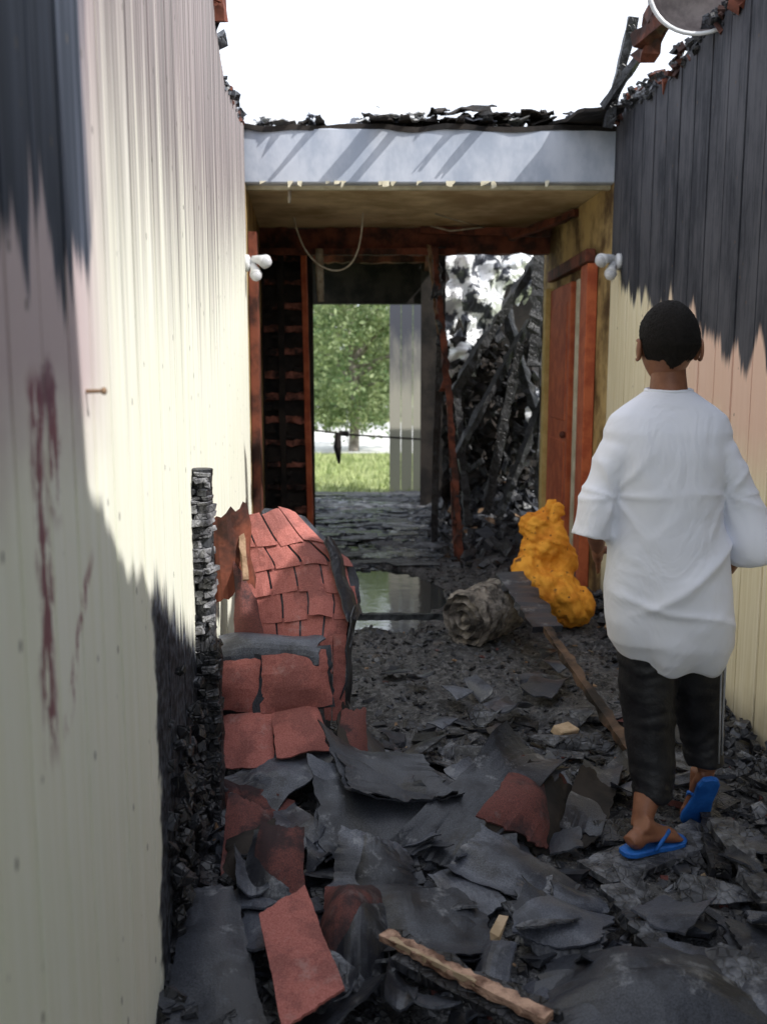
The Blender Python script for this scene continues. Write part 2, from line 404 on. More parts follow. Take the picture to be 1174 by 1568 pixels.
g.beam((-1.05, 7.78, 2.40), (.6, 7.78, 2.40), .06, .05, 1, .2, 20)
g.beam((-1.0, 8.9, 2.62), (.45, 8.9, 2.62), .08, .14, 0, .15, 20)
g.beam((-1.0, 9.9, 2.62), (.45, 9.9, 2.62), .08, .14, 0, .15, 20)
g.beam((.42, 7.95, 2.52), (.50, 11, 2.62), .09, .16, 0, .15, 20)
g.beam((.3, 7.85, 2.58), (1.3, 7.6, 2.52), .05, .06, 1, .2, 10)
g.beam((1.0, 7.7, 2.5), (1.36, 6.9, 2.56), .05, .05, 1, .3, 10)
g.obj('charred_header', [mRustD, mRustD], br)
g = Geo(); g.box((-.31, 9.55, 2.75), (1.62, 3.1, .04)); g.obj('rear_ceiling', mDark, br)
def pwall(name, fx, y0, y1, side, z1, mat):
    return mk(name, [(fx(y0), y0, -.2), (fx(y1), y1, -.2), (fx(y1), y1, z1), (fx(y0), y0, z1),
                     (fx(y0) + side * .09, y0, -.2), (fx(y1) + side * .09, y1, -.2), (fx(y1) + side * .09, y1, z1), (fx(y0) + side * .09, y0, z1)],
              [(0,1,2,3),(7,6,5,4),(0,4,5,1),(3,2,6,7),(0,3,7,4),(1,5,6,2)], mat, parent=br, recalc=True)
pwall('passage_wall_a', lx, 6.003, 8.2, -1, 2.6, mBrown)
pwall('passage_wall_b', rx, 6.003, 8.1, 1, 2.6, mBrown)
g = Geo(); g.box((lx(6.1) + .03, 6.16, 1.12), (.05, .10, 2.4)); g.obj('corner_trim', mRustD, br)

dr = empty('red_door')
def wallbox(y0, y1, z0, z1, dep, name, mat):
    g = Geo(); g.box((rx((y0+y1)/2) - dep/2, (y0+y1)/2, (z0+z1)/2), (dep, y1-y0, z1-z0)); o = g.obj(name, mat, dr)
    o.modifiers.new('b', 'BEVEL').width = .006; return o
wallbox(6.80, 7.62, 0, 2.08, .05, 'door_leaf', mRust)
wallbox(6.90, 7.52, 1.1, 1.95, .056, 'upper_panel', mRust)
wallbox(6.90, 7.52, .15, .95, .056, 'lower_panel', mRust)
wallbox(7.63, 7.74, 0, 2.1, .07, 'far_jamb', simple('yellow_trim', (.5, .36, .12), (.66, .5, .2), 8, .6))
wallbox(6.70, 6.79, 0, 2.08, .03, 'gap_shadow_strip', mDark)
wallbox(6.60, 6.69, 0, 2.08, .055, 'near_stop', mCream)
wallbox(6.52, 6.59, 0, 2.08, .035, 'gap_shadow_strip_b', mDark)  # dark strip standing in for shade in the door gap
wallbox(6.30, 6.51, 0, 2.15, .07, 'near_jamb', mRust)
wallbox(6.30, 7.74, 2.155, 2.24, .065, 'head_trim', mRustD)
g = Geo(); g.ell((rx(6.8) - .08, 6.88, 1.0), (.025, .025, .025)); g.obj('knob', mRustD, dr, True)

g = Geo()
g.box((-.84, 8.12, 1.2), (.50, .03, 2.9), mi=0)
for k in range(13):
    z = .1 + k * .19; g.beam((-1.06, 8.07, z), (-.66, 8.07, z + U(-.015, .015)), .03, U(.04, .06), 1, .4, 10)
    for q in range(3):
        x = U(-1.0, -.7); g.box((x, 8.05, z + U(.03, .12)), (U(.03, .12), .02, U(.02, .07)), Matrix.Rotation(U(-.3, .3), 3, 'Y'), 0, .4)
for x in (-1.02, -.85): g.beam((x, 8.035, -.1), (x, 8.035, 2.5), .05, .03, 0, .3, 16)
g.beam((-.62, 8.0, -.05), (-.655, 8.0, 2.42), .045, .07, 2, .15, 14)
g.obj('charred_lath_partition', [mDark, simple('scorched_lath', (.02, .013, .012), (.44, .16, .11), 6, .7, lo=.4, hi=.68), mRust])

rw = empty('rear_wall')
g = Geo()
g.box((-1.5, 11.1, 1.3), (1.28, .12, 2.9), mi=0)
g.box((-.1, 11.1, 2.52), (1.52, .12, .6), mi=0)
g.beam((-.84, 11.02, -.1), (-.84, 11.02, 2.25), .06, .08, 1, .2, 10)
g.beam((.60, 11.0, -.1), (.58, 11.0, 2.5), .10, .1, 0, .2, 12)
g.beam((.72, 10.6, -.1), (.66, 10.6, 2.7), .08, .1, 0, .2, 12)
g.box((1.9, 11.2, 1.4), (2.4, .1, 3.2), mi=0)
g.obj('charred_rear_wall', [mDark, mRustD], rw)
g = Geo()
for k in range(5):
    x = .08 + k * .15; g.box((x + .07, 12.3 + .003 * (k % 2), 1.25), (.143, .03, 2.7), mi=0)
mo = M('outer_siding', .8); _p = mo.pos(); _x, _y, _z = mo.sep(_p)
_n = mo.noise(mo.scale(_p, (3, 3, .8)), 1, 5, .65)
mo.col(mo.mix(mo.step(mo.add(_z, mo.mul(_n, 1.8)), 2.0, 2.9), (.50, .48, .41), (.10, .105, .13)))  # sooty above; lower half painted paler for the sun on it
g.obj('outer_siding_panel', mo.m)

g = Geo()
g.beam((.40, 7.65, 2.42), (.52, 7.5, 1.2), .045, .05, 0, .5, 24)
g.beam((.52, 7.5, 1.2), (.61, 7.35, -.02), .045, .05, 0, .5, 24)
g.beam((.36, 7.75, 2.45), (.44, 7.66, 1.75), .03, .05, 2, .5, 14)
g.beam((.50, 7.52, 1.3), (.57, 7.4, .0), .018, .03, 1, .5, 14)
g.beam((.47, 7.9, 2.45), (.44, 7.95, .0), .06, .08, 3, .4, 20)
for k in range(30):
    z = U(.1, 2.3); x = lerp(.61, .40, z / 2.42)
    g.box((x + U(-.03, .03), lerp(7.35, 7.65, z / 2.42), z), (U(.02, .05), .03, U(.03, .14)), Matrix.Rotation(U(-.5, .5), 3, 'Y'), random.choice((0, 3, 3)), .4)
g.obj('leaning_charred_post', [mRustD, mRustD, mWood, mChar])

g = Geo()
for q in (([(.55, 9.0, 1.70), (1.10, 9.1, 1.80), (1.16, 9.2, 2.85), (.55, 9.1, 2.85)], .10), ([(1.05, 9.2, 2.05), (1.62, 9.3, 2.25), (1.7, 9.4, 2.9), (1.05, 9.3, 2.9)], .10),
          ([(.58, 8.8, 1.45), (.88, 8.9, 1.40), (.95, 9.0, 1.85), (.58, 8.9, 1.85)], .07), ([(1.28, 8.6, .95), (1.46, 8.7, 1.0), (1.47, 8.8, 1.35), (1.30, 8.7, 1.3)], .05)):
    g.patch(q[0], 34, 34, bulge=.08, amp=q[1], thick=.006, rag=.2, fr=5)
g.obj('foil_insulation', mFoil)
g = Geo()
for (a, b, w) in (((.60, 8.4, 1.25), (1.45, 8.6, 2.6), .10), ((.62, 8.3, .7), (1.3, 8.6, 1.9), .08), ((1.5, 8.4, .6), (1.1, 8.7, 2.0), .09), ((1.40, 8.3, .3), (1.44, 8.5, 2.6), .09), ((1.30, 8.35, 1.5), (1.36, 8.5, 2.7), .10),
                  ((.9, 8.3, .2), (1.2, 8.4, 1.7), .07), ((.75, 8.3, .1), (.66, 8.6, 1.3), .06), ((1.0, 8.2, .2), (1.5, 8.5, 1.4), .08)):
    g.beam(a, b, w, w * .7, 0, .4, 22)
for k in range(14):
    x = U(.7, 1.4); z = U(.3, 1.0); g.beam((x, U(8.5, 9.0), z), (x + U(-.25, .25), U(8.5, 9.0), z + U(-.2, .3)), .03, .05, 0, .4, 6)
g.patch([(.55, 9.0, .1), (1.9, 9.0, .1), (1.9, 9.2, 1.6), (.55, 9.2, 1.7)], 30, 30, amp=.1, rag=.08, mi=1)
for k in range(260):
    x = U(.62, 1.45); z = U(.4, 1.75); s = U(.03, .12)
    g.box((x, 8.85 + U(-.1, .1), z), (s, s * .6, s * .5), rrot(), random.choice((0, 1, 1)), .4)
g.box((1.2, 10.3, 1.5), (1.6, .05, 3.0), mi=1)
g.obj('charred_rafters', [char_mat('black_char', (.004, .004, .005), (.03, .031, .036), 40, .5), mDark])

# ------------------------------------------------------------------ rubble mass
g = Geo()
def chunk(x, y, z, s, flat=False, t=.6, mi=None):
    if mi is None: mi = random.choices((0, 1, 2, 3, 4, 5), (46, 30, 20, 1.6, 1.5, .5))[0]
    d = (s * U(.5, 1.6), s * U(.4, 1.0), s * (U(.1, .25) if flat else U(.3, .8)))
    g.box((x, y, z), d, rrot(t), mi, .45)
for k in range(11000):
    y = U(1.0, 7.0) if R() < .65 else U(1.0, 3.6); x = U(lx(y) + .02, rx(y) - .02)
    if pud(x, y) > .3: continue
    s = random.choice((.010, .013, .018, .022, .030)) * U(.6, 1.3)
    if y > 3.6: s *= .85
    chunk(x, y, H(x, y) + s * .12, s, R() < .7)
for k in range(420):
    y = U(1.2, 3.8); x = U(lx(y) + .05, rx(y) - .03)
    s = U(.04, .11); chunk(x, y, H(x, y) + s * .15, s, True, .35, random.choices((0, 1, 2, 4), (5, 5, 2, .4))[0])
for k in range(1500):
    y = U(1.4, 6.0); sd = R() < .5
    x = (lx(y) + abs(random.gauss(0, .09))) if sd else (rx(y) - abs(random.gauss(0, .1)))
    s = U(.015, .06); chunk(x, y, max(0, H(x, y)) + U(0, .05), s, R() < .4)
for k in range(1100):
    x = random.gauss(1.1, .35); y = random.gauss(8.5, .6)
    if x < .45 or y > 9.2 : continue
    s = U(.03, .14); chunk(x, y, H(x, y) + U(0, .05), s, R() < .5, 1.0, random.choices((0, 1, 2, 3, 5), (72, 22, 4, 2, 1.2))[0])
for k in range(260):
    x = U(-.8, .55); y = U(7.0, 11.2); s = U(.06, .3)
    g.box((x, y, max(-.01, H(x, y)) + U(.0, .010)), (s * U(1, 2), s * .5, s * .04), Matrix.Rotation(U(-.35, .35), 3, 'Z') @ Matrix.Rotation(U(-.04, .04), 3, 'X'), random.choice((6, 6, 2)), .4)
for k in range(600):
    x = U(-.8, .55); y = U(6.9, 11.2); s = U(.015, .045)
    g.box((x, y, max(-.01, H(x, y)) + U(.0, .008)), (s * 1.5, s, s * .35), rrot(.3), random.choice((6, 1, 2)), .4)
g.obj('rubble', [mChar, mGray, mCharGray, mWood, mRedD, mWoodP, mWetSheen])

# ------------------------------------------------------------------ roof shingle pieces
def sheet(name, c, mat, zs=(.05, .05, .05, .05), two=True, **kw):
    g = Geo(); nx = kw.pop('nx', 22); ny = kw.pop('ny', 22); kw.setdefault('fr', 4.0)
    P = [Vector((p[0], p[1], z)) for p, z in zip(c, zs)]
    g.patch(P, nx, ny, **kw)
    if two:
        k2 = dict(kw); k2['rag'] = kw.get('rag', .05) * 1.3 + .02
        d = Vector((U(-.025, .025), U(-.03, .005), -.014)); g.patch([p + d for p in P], nx, ny, mi=1, **k2)
    return g.obj(name, [mat, random.choice((mGray, mDark, mGray))], smooth=False)
SH = 'roof_shingle'
sheet(SH, [(-.21, 1.80), (-.085, 1.90), (-.20, 2.25), (-.305, 2.15)], mRed, (.09, .11, .16, .14), amp=.004, rag=.02, thick=.007, two=False)
sheet(SH, [(-.17, 2.04), (.0, 2.03), (.0, 2.34), (-.155, 2.35)], mRedD, (.02, .03, .10, .10), bulge=.11, amp=.006, rag=.03, thick=.007)
sheet(SH, [(.30, 1.80), (.84, 1.78), (.80, 2.06), (.42, 2.15)], mGray, (.03, .04, .10, .05), bulge=.09, amp=.02, rag=.04, roll=.04)
sheet(SH, [(.62, 1.82), (1.0, 1.8), (1.02, 2.04), (.66, 2.10)], mGray2, (.04, .04, .05, .13), bulge=.03, amp=.022, rag=.05)
sheet(SH, [(-.18, 2.58), (.17, 2.62), (.10, 2.86), (-.24, 2.92)], mGray2, (.0, .03, .17, .20), bulge=.03, amp=.022, rag=.05, curl=.05, roll=.06)
sheet(SH, [(-.10, 2.72), (.22, 2.74), (.12, 3.0), (-.22, 3.05)], mGray, (.12, .10, .16, .24), bulge=.03, amp=.022, rag=.05, curl=.05, roll=.05)
sheet(SH, [(.02, 2.60), (.26, 2.50), (.64, 3.05), (.42, 3.02)], mGray, (.05, .05, .12, .24), bulge=.07, amp=.02, rag=.05, curl=.06)
sheet(SH, [(.27, 2.60), (.48, 2.66), (.62, 3.02), (.46, 2.96)], mRedD, (.17, .03, .08, .21), bulge=.03, amp=.018, rag=.06)
sheet(SH, [(.54, 2.76), (.67, 2.74), (.84, 3.15), (.69, 3.12)], mGray, (.03, .03, .07, .12), bulge=.02, amp=.014, rag=.04, curl=.02)
sheet(SH, [(.18, 2.48), (.46, 2.30), (.56, 2.46), (.28, 2.60)], mGray2, (.05, .0, .02, .14), bulge=.05, amp=.02, rag=.05, roll=.05)
sheet(SH, [(-.47, 1.84), (-.26, 1.84), (-.40, 2.36), (-.53, 2.34)], mGray, (.04, .05, .09, .10), bulge=.01, amp=.012, rag=.03)
sheet(SH, [(-.36, 2.30), (-.21, 2.31), (-.22, 2.52), (-.35, 2.54)], mRedD, (.05, .06, .17, .18), bulge=.03, amp=.01, rag=.04)
sheet(SH, [(.0, 2.10), (.27, 2.10), (.26, 2.38), (-.02, 2.34)], mGray, (.03, .03, .06, .11), bulge=.04, amp=.022, rag=.05, roll=.05)
sheet(SH, [(.32, 2.16), (.52, 2.12), (.60, 2.28), (.36, 2.36)], mGray2, (.06, .07, .03, .10), bulge=.03, amp=.02, rag=.06, curl=.03)
sheet(SH, [(-.15, 2.40), (.08, 2.40), (.06, 2.56), (-.12, 2.58)], mGray2, (.04, .03, .10, .15), bulge=.03, amp=.02, rag=.06, roll=.04)
sheet(SH, [(-.06, 2.88), (.10, 2.94), (.0, 3.32), (-.13, 3.3)], mGray, (.06, .03, .10, .27), bulge=.03, amp=.015, rag=.05)
sheet(SH, [(-.16, 2.98), (-.05, 3.0), (-.06, 3.25), (-.15, 3.2)], mRedD, (.12, .08, .26, .28), bulge=.02, amp=.01, rag=.05)
sheet(SH, [(.06, 2.98), (.28, 2.92), (.26, 3.12), (.04, 3.22)], mGray2, (.08, .04, .05, .10), bulge=.04, amp=.02, rag=.06, curl=.03)
sheet(SH, [(-.46, 2.5), (-.32, 2.55), (-.34, 2.74), (-.48, 2.76)], mRedD, (.04, .04, .12, .16), bulge=.03, amp=.02, rag=.06)
sheet(SH, [(.85, 2.0), (1.2, 2.1), (1.15, 2.3), (.88, 2.25)], mGray, (.02, .02, .03, .05), bulge=.02, amp=.02, rag=.06)
for k in range(95):
    x = U(-.4, 1.2); y = U(1.9, 3.3) if R() < .8 else U(3.2, 4.6); a = U(0, 6.28); w = U(.02, .07); h = U(.03, .13); ca, sa = math.cos(a), math.sin(a)
    if .62 < x < .95 and 2.45 < y < 2.85: continue
    q = [(x + u * w * ca - v * h * sa, y + u * w * sa + v * h * ca) for u, v in ((-1, -1), (1, -1), (1, 1), (-1, 1))]
    sheet('shingle_scrap', q, random.choice((mGray, mGray, mGray2, mCharGray, mGray2)), [.01 + U(0, .10) for _ in range(4)], nx=8, ny=8, bulge=.012, amp=.012, rag=.08, two=False, curl=U(-.02, .03))

# ------------------------------------------------------------------ heap of red shingles draped like a chair
hp = empty('red_shingle_heap')
K = [(0, -.475, -.150, 3.43, .42), (.33, -.515, -.120, 3.52, .56), (.66, -.56, -.150, 3.62, .70), (1.0, -.625, -.33, 3.74, .85)]
def S(u, v):
    for a, b in zip(K, K[1:]):
        if v <= b[0] or b is K[-1]:
            t = (v - a[0]) / (b[0] - a[0]); xl = lerp(a[1], b[1], t); xr = lerp(a[2], b[2], t); y = lerp(a[3], b[3], t); z = lerp(a[4], b[4], t); break
    x = lerp(xl, xr, u); bow = .04 * (1 - (2 * u - .9) ** 2)
    w = .018 * noise.noise(Vector((u * 3, v * 3, 1)))
    return Vector((x, y - bow + .05 + w, z + .03 * u + .05 * (u - .3) * v - .09 * max(0, u - .7) * (1 + v) + w))
def SN(u, v): return (S(u + .02, v) - S(u - .02, v)).cross(S(u, v + .02) - S(u, v - .02)).normalized()
g = Geo(); vs = []; fs = []
for lay in (0, 1):
    for j in range(25):
        for i in range(25):
            u = -.06 + 1.15 * i / 24; v = -.02 + 1.06 * j / 24
            u += .02 * noise.noise(Vector((v * 9, 5, 0))); v += .05 * noise.noise(Vector((u * 6, 0, 0))) if j > 20 else 0
            vs.append(S(u, v) + SN(u, v) * (-.006 - .03 * lay + .01 * noise.noise(Vector((u * 8, v * 8, 0)))))
for j in range(24):
    for i in range(24):
        a = j * 25 + i; fs.append((a, a + 1, a + 26, a + 25)); fs.append((625 + a + 25, 625 + a + 26, 625 + a + 1, 625 + a))
    for i in (0, 24):
        a = j * 25 + i; fs.append((a, a + 25, 625 + a + 25, 625 + a))
        a = i * 25 + j; fs.append((a, a + 1, 625 + a + 1, 625 + a))
g.add(vs, fs, 1)
rows = 5
for r in range(rows):
    v0 = r / rows; v1 = (r + 1.2) / rows; nc = 4
    for cidx in range(-1, nc + 1):
        o = .3 * (r % 2) + .1 * noise.noise(Vector((r * 3.1, 0, 0)))
        u0 = (cidx + o) / nc + .006 + U(0, .008); u1 = (cidx + 1 + o) / nc - .006 - U(0, .008)
        u0 = max(u0, -.03); u1 = min(u1, 1.04)
        if u1 - u0 < .04: continue
        vs = []; fs = []; n1 = 7; n2 = 6; lift = U(.004, .010) if R() < .8 else U(.012, .03); tw = U(-.005, .005); vo = U(-.01, .012)
        for lay in (0, 1):
            for j in range(n2 + 1):
                for i in range(n1 + 1):
                    u = lerp(u0, u1, i / n1); v = min(lerp(v0, v1, j / n2) + vo, 1.05)
                    h = lift * (1 - j / n2) ** 1.5 + .001 + tw * (i / n1 - .5) * 2 - .005 * lay + .003 * noise.noise(Vector((u * 15, v * 15, r)))
                    vs.append(S(u, v) + SN(u, v) * h)
        w = n1 + 1; N = w * (n2 + 1)
        for j in range(n2):
            for i in range(n1):
                a = j*w+i; fs.append((a, a+1, a+w+1, a+w)); fs.append((N+a+w, N+a+w+1, N+a+1, N+a))
        for i in range(n1): fs.append((i+1, i, N+i, N+i+1))
        for j in range(n2):
            a = j*w; fs.append((a, a+w, N+a+w, N+a)); a = j*w+n1; fs.append((a+w, a, N+a, N+a+w))
        g.add(vs, fs, 0)
g.obj('draped_shingle_courses', [mRed, mGray], hp)
g = Geo()
for k in range(4):
    x0 = -.34 + k * .05
    g.patch([(x0, 3.36 + k * .012, .16), (x0 + .045, 3.37 + k * .012, .16), (x0 + .05, 3.43 + k * .012, .47), (x0 + .003, 3.42 + k * .012, .47)], 5, 12, amp=.006, rag=.03, mi=0)
g.patch([(-.15, 3.40, .14), (-.115, 3.50, .12), (-.105, 3.56, .55), (-.13, 3.46, .56)], 6, 24, amp=.018, rag=.08, mi=1)
g.patch([(-.13, 3.47, .53), (-.08, 3.58, .52), (-.20, 3.74, .80), (-.22, 3.66, .80)], 6, 18, bulge=.02, amp=.016, rag=.08, mi=1)
g.patch([(-.62, 3.24, .45), (-.22, 3.22, .45), (-.22, 3.36, .50), (-.60, 3.38, .50)], 24, 10, bulge=.035, amp=.012, rag=.05, mi=3, roll=-.03)
g.patch([(-.60, 3.22, .27), (-.438, 3.20, .26), (-.435, 3.24, .46), (-.60, 3.26, .46)], 12, 12, bulge=.02, amp=.010, rag=.03, mi=0)
g.patch([(-.60, 3.24, .25), (-.445, 3.22, .24), (-.435, 3.26, .46), (-.61, 3.28, .46)], 12, 12, bulge=.02, amp=.014, rag=.08, mi=1)
g.patch([(-.428, 3.18, .265), (-.18, 3.22, .285), (-.205, 3.26, .475), (-.43, 3.235, .46)], 14, 12, bulge=.03, amp=.010, rag=.03, mi=0)
g.patch([(-.45, 3.20, .245), (-.17, 3.24, .27), (-.19, 3.28, .485), (-.45, 3.255, .46)], 14, 12, bulge=.03, amp=.014, rag=.07, mi=1)
g.patch([(-.58, 3.03, .13), (-.37, 3.02, .13), (-.385, 3.19, .27), (-.59, 3.21, .25)], 12, 12, bulge=.03, amp=.010, rag=.03, mi=0)
g.patch([(-.36, 3.02, .17), (-.17, 3.06, .19), (-.24, 3.24, .29), (-.395, 3.20, .27)], 12, 12, bulge=.02, amp=.010, rag=.03, mi=0)
g.patch([(-.57, 2.95, .12), (-.34, 2.84, .08), (-.12, 3.1, .17), (-.2, 3.3, .15)], 18, 14, bulge=.02, amp=.018, rag=.08, mi=3)
g.patch([(-.56, 2.9, .0), (-.36, 2.84, .0), (-.34, 2.9, .1), (-.56, 2.98, .12)], 12, 8, bulge=.03, amp=.014, rag=.08, mi=2)
g.patch([(-.50, 2.80, -.02), (-.3, 2.74, .0), (-.3, 2.9, .08), (-.5, 2.95, .12)], 12, 8, bulge=.03, amp=.014, rag=.1, mi=2)
g.ell((-.42, 3.45, .14), (.22, .20, .22), mi=1); g.ell((-.42, 3.62, .3), (.17, .14, .3), mi=1)
vs = []; fs = []
for j in range(13):
    for i in range(15):
        t = lerp(-2.4, .5, i / 14); z = lerp(.62, .93, j / 12)
        r = .085 + .014 * noise.noise(Vector((t * 2, z * 9, 0)))
        vs.append((-.575 + r * math.cos(t) - .02 * j / 12, 3.52 + r * math.sin(t), z + .05 * noise.noise(Vector((t * 3, 0, 0))) + .04 * math.cos(t)))
for j in range(12):
    for i in range(14):
        a = j * 15 + i; fs.append((a, a + 1, a + 16, a + 15))
g.add(vs, fs, 4)
g.beam((-.50, 3.38, .70), (-.53, 3.48, .86), .02, .012, 5, .4, 6)
g.patch([(-.54, 3.38, .46), (-.44, 3.32, .47), (-.47, 3.40, .62), (-.56, 3.45, .78)], 8, 10, bulge=.02, amp=.012, rag=.08, mi=2)
g.obj('folded_shingles', [mRed, mGray, mRedD, mGray2, mRustD, mWood], hp)

# charred stud against left wall (deep alligator cracking), upper part painted paler as sunlit
g = Geo()
g.tube([(lx(2.9) + .030 + .008 * noise.noise(Vector((k * .4, 4, 0))), 2.87, k * .04) for k in range(30)], [(.047 if k * .04 < .62 else .032) * (1 + .25 * noise.noise(Vector((k * .7, 0, 3)))) for k in range(30)], 14, 1)
z = .0
while z < 1.15:
    hgt = U(.012, .030); top = z > .62
    wv = (.062 if top else .084) + .022 * noise.noise(Vector((z * 14, 0, 0)))
    xo = lx(2.9) + .030 + .012 * noise.noise(Vector((z * 7, 4, 0)))
    sp = U(.25, .75)
    for (c0_, w_) in ((-.5 + sp / 2, sp), (sp / 2, 1 - sp)):
        if R() < .14: continue
        g.box((xo + c0_ * wv, 2.855 + U(-.012, .012), z + hgt / 2 + U(-.003, .003)), (w_ * wv * .93, .075, hgt * .85), Matrix.Rotation(U(-.16, .16), 3, 'Y') @ Matrix.Rotation(U(-.25, .25), 3, 'Z'), 0 if (top and R() < .8) or R() < .08 else 1, .25)
    z += hgt
for k in range(260):
    y = U(2.15, 3.3); z = abs(random.gauss(0, .25)); s = U(.015, .04)
    g.box((lx(y) + U(0, .03), y, z), (s, s * U(.6, 1.3), s), rrot(), 1, .4)
o = g.obj('charred_wall_stud', [mAlliLit, mChar]); bv = o.modifiers.new('b', 'BEVEL'); bv.width = .002

# ------------------------------------------------------------------ other objects
g = Geo(); g.beam((.0, 2.09, .12), (.34, 1.78, .13), .034, .018, 0, .25, 30); g.beam((.03, 2.03, .10), (.36, 1.74, .10), .04, .02, 1, .4, 16); g.beam((.02, 2.10, .115), (.37, 1.80, .12), .02, .02, 1, .5, 16); g.beam((.015, 2.06, .125), (.2, 1.89, .135), .01, .012, 2, .5, 16)  # last thin pale strip paints in the sunlit streak
g.obj('broken_plank', [simple('fresh_broken_wood', (.14, .07, .045), (.56, .36, .26), 18, .6, vs=(1, 1, 3), bump=.8), mChar, mWoodP])
g = Geo(); g.beam((.70, 5.2, .33), (.79, 4.45, .22), .15, .03, 0, .25, 14); g.beam((.79, 4.45, .22), (.93, 3.28, .04), .04, .03, 1, .3, 24)
g.obj('leaning_plank', [mGray, simple('scorched_batten', (.018, .014, .012), (.14, .085, .055), 5, .7)])
g = Geo(); g.beam((.62, 2.40, .06), (.68, 2.05, .07), .07, .03, 0, .3, 14); g.obj('charred_board', [mCharGray])
g = Geo(); g.beam((1.03, 2.75, .08), (1.02, 2.3, .06), .07, .03, 0, .3, 14); g.obj('charred_board', [mCharGray])
g = Geo(); g.beam((1.10, 3.1, .05), (.95, 2.5, .05), .06, .03, 0, .3, 14); g.obj('charred_board', [mChar])
g = Geo(); g.box((.71, 3.55, .06), (.085, .06, .035), Matrix.Rotation(.4, 3, 'Z') @ Matrix.Rotation(.25, 3, 'X'), 0, .25); o = g.obj('wood_block', mWoodP); o.modifiers.new('b', 'BEVEL').width = .004
g = Geo(); g.box((.275, 2.08, .15), (.022, .07, .014), Matrix.Rotation(-.5, 3, 'Z') @ Matrix.Rotation(.3, 3, 'X'), 0, .3); g.obj('wood_chip', mWoodP)
g = Geo(); g.beam((-.28, 5.22, .08), (.43, 5.15, .10), .035, .035, 0, .15, 20); g.obj('metal_pipe', simple('sooty_pipe', (.03, .033, .037), (.09, .10, .11), 15, .4, metallic=.5))
vs = []; fs = []; nn = 40
ax = Vector((.26, .26, .03)); c0 = Vector((.42, 4.90, .145)); a1 = ax.cross(Vector((0, 0, 1))).normalized(); a2 = a1.cross(ax).normalized()
for j in range(17):
    for k in range(nn):
        t = 2 * math.pi * k / nn
        r = .15 * (1 + .14 * noise.noise(Vector((math.cos(t) * 2, math.sin(t) * 2, j * .5))) + .09 * noise.noise(Vector((math.cos(t) * 6, math.sin(t) * 6, j * 1.1))))
        r *= (.93 if j in (0, 16) else 1)
        vs.append(c0 + ax * (j / 16 + .05 * noise.noise(Vector((math.cos(t) * 3, math.sin(t) * 3, 5)))) + a1 * r * math.cos(t) + a2 * r * math.sin(t))
for j in range(16):
    for k in range(nn):
        k2 = (k + 1) % nn; fs.append((j*nn+k, j*nn+k2, (j+1)*nn+k2, (j+1)*nn+k))
for side_j, off in ((0, -1), (16, 1)):
    prev = [side_j * nn + k for k in range(nn)]
    for q in range(1, 7):
        base = len(vs)
        for k in range(nn):
            t = 2 * math.pi * k / nn; r = .14 * (1 - q / 6.5) * (1 + .15 * noise.noise(Vector((math.cos(t) * 2, math.sin(t) * 2, q)))) + .001
            vs.append(c0 + ax * (side_j / 16) - ax * off * (.10 if q % 2 else .0) + a1 * r * math.cos(t) + a2 * r * math.sin(t))
        cur = [base + k for k in range(nn)]
        for k in range(nn):
            k2 = (k + 1) % nn; fs.append((prev[k], prev[k2], cur[k2], cur[k]))
        prev = cur
    fs.append(tuple(prev))
mk('rolled_carpet', vs, fs, simple('burnt_carpet', (.05, .045, .042), (.28, .25, .22), 14, .95, bump=.6, bd=.02), recalc=True)
# yellow foam cushion, slumped
g = Geo()
g.ell((.955, 5.30, .20), (.235, .17, .165), Matrix.Rotation(.35, 3, 'Y')); g.ell((1.07, 5.28, .15), (.13, .15, .14))
g.ell((.83, 5.34, .32), (.12, .12, .10)); g.ell((.93, 5.38, .46), (.15, .12, .13), Matrix.Rotation(-.3, 3, 'Y')); g.ell((.91, 5.40, .56), (.135, .10, .10)); g.ell((.97, 5.42, .65), (.075, .07, .09), Matrix.Rotation(.5, 3, 'Y'))
g.ell((1.03, 5.38, .36), (.10, .1, .14))
o = g.obj('yellow_foam_cushion', mYel); bake(o, .010, 8)
displace(o, lambda p, n: .034 * noise.noise(p * 5) - .035 * (1 - min(1, abs(noise.noise(p * 7 + Vector((2, 0, 0)))) * 5)) * .6 + .008 * noise.noise(p * 24) + (.003 * math.sin(p.z * 150 + p.x * 60) if p.z > .4 else .003 * math.sin(p.x * 130 + p.z * 60)))

def flood(side, y, z):
    e = empty('floodlight'); x = lx(y) if side < 0 else rx(y); s = -side
    g = Geo()
    g.tube([(x, y, z), (x + s * .02, y, z), (x + s * .03, y, z)], [.05, .05, .036], 20)
    g.tube([(x + s * .02, y, z), (x + s * .06, y - .01, z + .01)], [.016, .016], 12)
    g.tube([(x + s * .045, y - .01, z + .02), (x + s * .075, y - .02, z + .018), (x + s * .10, y - .04, z + .012), (x + s * .13, y - .07, z + .0)], [.022, .026, .030, .042], 18)
    g.tube([(x + s * .045, y - .01, z - .01), (x + s * .06, y - .03, z - .04), (x + s * .07, y - .06, z - .075)], [.020, .026, .038], 18)
    g.obj('housing', mWhite, e, True)
    g = Geo(); g.ell((x + s * .132, y - .073, z - .001), (.036, .024, .036)); g.ell((x + s * .072, y - .064, z - .08), (.034, .024, .034)); g.obj('lamp_face', mGlass, e, True)
flood(-1, 5.86, 2.10); flood(1, 5.80, 2.10)

